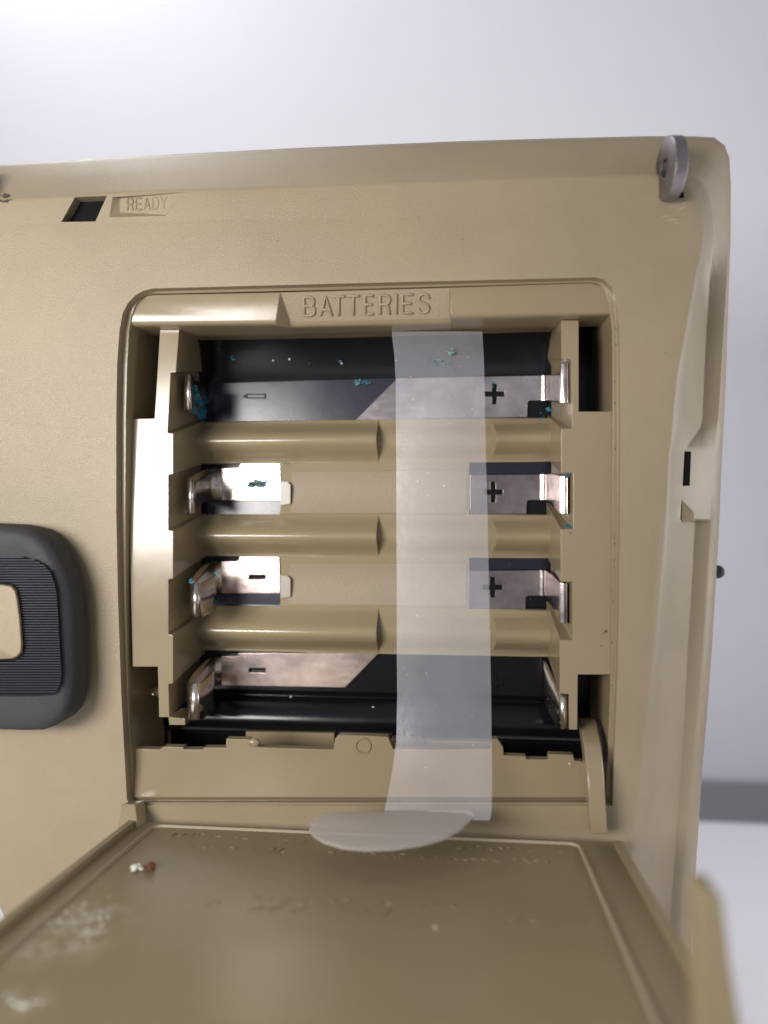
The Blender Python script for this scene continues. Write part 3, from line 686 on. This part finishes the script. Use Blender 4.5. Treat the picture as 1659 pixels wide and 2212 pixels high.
for t in range(34):
    k = random.random(); e = random.choice('tblr')
    xx, yy = {'t': (x0 + (x1-x0)*k, y0), 'b': (x0 + (x1-x0)*k, y1), 'l': (x0, y0 + (y1-y0)*k), 'r': (x1, y0 + (y1-y0)*k)}[e]
    cr(xx, yy, -.40, 1.5, 4, .06, .16)
cr(533, 1050, -.38, 3, 6, .05, .11); cr(553, 1075, -.38, 1.5, 2); cr(530, 855, -.6, 1.6, 6, .08, .16); cr(528, 857, -.6, 3, 3, .04, .09)

for t in range(22): cr(764 + random.random() * 36, 826 + random.gauss(0, 2.5), -.4, 1.5, 3, .04, .12)
cr(1186, 884, .3, 2, 8, .08, .2); cr(1170, 902, .1, 4, 6)
cr(1228, 1140, 11.5, 3, 7, .1, .26); cr(1226, 1025, 11.4, 3, 6, .06, .16); cr(505, 770, .8, 5, 8, .04, .12); cr(735, 782, .6, 3, 4); cr(470, 755, 1.6, 5, 4, .03, .08)
cr(450, 1030, .8, 5, 6); cr(620, 1003, .4, 4, 9, .04, .09); cr(1098, 1222, -.9, 2, 4, .08, .16); cr(470, 1297, .3, 5, 8, .04, .12)
cr(465, 1240, 5, 3, 14, .05, .14); cr(465, 1300, 5, 3, 12, .05, .12); cr(413, 1256, 10.7, 3, 12, .06, .14); cr(1068, 828, -.4, 5, 10, .04, .12); cr(400, 1107, 9.8, 2, 3)
for _ in range(45):
    cr(random.uniform(445, 1180), random.choice((random.uniform(740, 905), random.uniform(905, 920), random.uniform(1000, 1110), random.uniform(1290, 1312))), random.uniform(-.3, .3), 2, 2, .02, .05)
cr(940, 772, 10.1, 9, 12, .05, .14); cr(975, 760, 9.9, 5, 7, .06, .16); cr(968, 790, 10.2, 6, 5, .04, .12); cr(920, 760, 9.4, 20, 6, .03, .08)
o = g.build('corrosion_crumbs', m_crust, None, smooth=0); o['kind'] = 'stuff'; o['label'] = 'blue green corrosion crumbs crusted on the battery contacts'; o['category'] = 'corrosion'
g = M()
for _ in range(70): g.blob(P(random.uniform(860, 1045), random.uniform(730, 1500), 0), .01)
g = M()
for _ in range(90):
    y = random.uniform(735, 1480); x = random.uniform(866, 1040); w_ = 8.6 + (y - 735) / 665 * 3.4
    g.blob(P(x, y, w_ + .35), random.uniform(.02, .07), (1, 1, .4), .4, 5)
for x, y, w_ in ((806,1527,0.2),(628,1505,-1.5),(1107,745,1),(738,785,.6),(590,779,.6),(625,776,.5),(1230,1650,12),(330,1500,9),(960,1050,11.3),(903,1040,11.3)):
    g.blob(P(x, y, w_ + .1), .14, (1, 1, .5), .4, 6)
for x, y in ((460,1755),(520,1752),(300,1765),(1120,1776),(360,1760),(940,2003)): g.blob(D(x, y, .1), .16, (1, .5, 1), .4, 6)
o = g.build('pale_dust', m_pale, None, smooth=0); o['kind'] = 'stuff'; o['label'] = 'pale specks of dust on the strip and compartment'; o['category'] = 'dust'
# flakes lying on the open door
fl_ = thing('rust_flake', 'small rusty brown flake with a white end lying on the open door', 'flake', W3(D(318, 1872)))
g = M()
for _ in range(10): g.blob(D(324 + random.gauss(0, 6), 1870 + random.gauss(0, 3), .3), random.uniform(.25, .5), (1, .7, .8), .35, 7)
o = g.build('rusty_end', m_rust, None, smooth=0); reparent(o, fl_)
g = M()
for _ in range(6): g.blob(D(292 + random.gauss(0, 5), 1874 + random.gauss(0, 3), .3), random.uniform(.2, .4), (1, .6, .8), .35, 7)
o = g.build('white_end', m_pale, None, smooth=0); reparent(o, fl_)
g = M()
for _ in range(40):
    g.blob(D(random.gauss(180, 40), random.gauss(1985, 22), .02), random.uniform(.04, .12), (1.6, .3, 1), .5, 6)
for _ in range(10): g.blob(D(random.gauss(42, 16), random.gauss(2166, 9), .05), random.uniform(.06, .2), (1.5, .4, 1), .4, 6)
o = g.build('door_lint', m_pale, None, smooth=0); o['kind'] = 'stuff'; o['label'] = 'pale fluffy lint scattered on the left of the open door'; o['category'] = 'lint'

m_dirt = simple('dark_grime', (0.06, 0.042, 0.03), 0.8)
g = M()
for x, y in ((1000,517),(1296,578),(1437,763),(1446,766),(905,470),(1180,560),(600,520)): g.blob(F(x, y, .02), .07, (1, .8, .4), .4, 6)
for _ in range(26):
    y = random.uniform(700, 1690); x = 1331 - (y - 700) * .012 + random.gauss(0, 1.5); g.blob(F(x, y, -1.27), random.uniform(.03, .09), (1, 1.4, .3), .5, 6)
for x, y in ((1309,1364),(1304,1368),(1232,1152),(1299,1395),(1226,1290)): g.blob(P(x, y, WD + .05), .18 if x == 1309 else .09, (1.3, .8, .4), .5, 6)
for _ in range(16): g.blob(F(random.gauss(8, 8), random.gauss(432, 8), .02), random.uniform(.08, .22), (1.5, 1, .25), .5, 6)
for _ in range(14): g.blob(P(random.uniform(1183, 1203), random.uniform(1440, 1540), random.uniform(3, 9)), random.uniform(.05, .14), (1, 1, 1), .5, 6)
o = g.build('grime_specks', m_dirt, None, smooth=0); o['kind'] = 'stuff'; o['label'] = 'dark grime specks along the rim of the compartment'; o['category'] = 'grime'

m_scuff = simple('pale_scuffed_plastic', (0.34, 0.30, 0.23), 0.5)
g = M()
for x0, y0, x1, y1 in ((1468,452,1480,446),(1475,440,1488,436),(1430,468,1446,467),(1442,476,1466,474),(1455,481,1470,484),(1110,1310,1128,1296)):
    if y0 > 1000: continue
    g.tube([F(x0, y0, -.02), F((x0+x1)/2, (y0+y1)/2 - 1, .0), F(x1, y1, -.02)], .07, 6, .4)
o = g.build('scuff_marks', m_scuff, dev, smooth=0); o['kind'] = 'stuff'
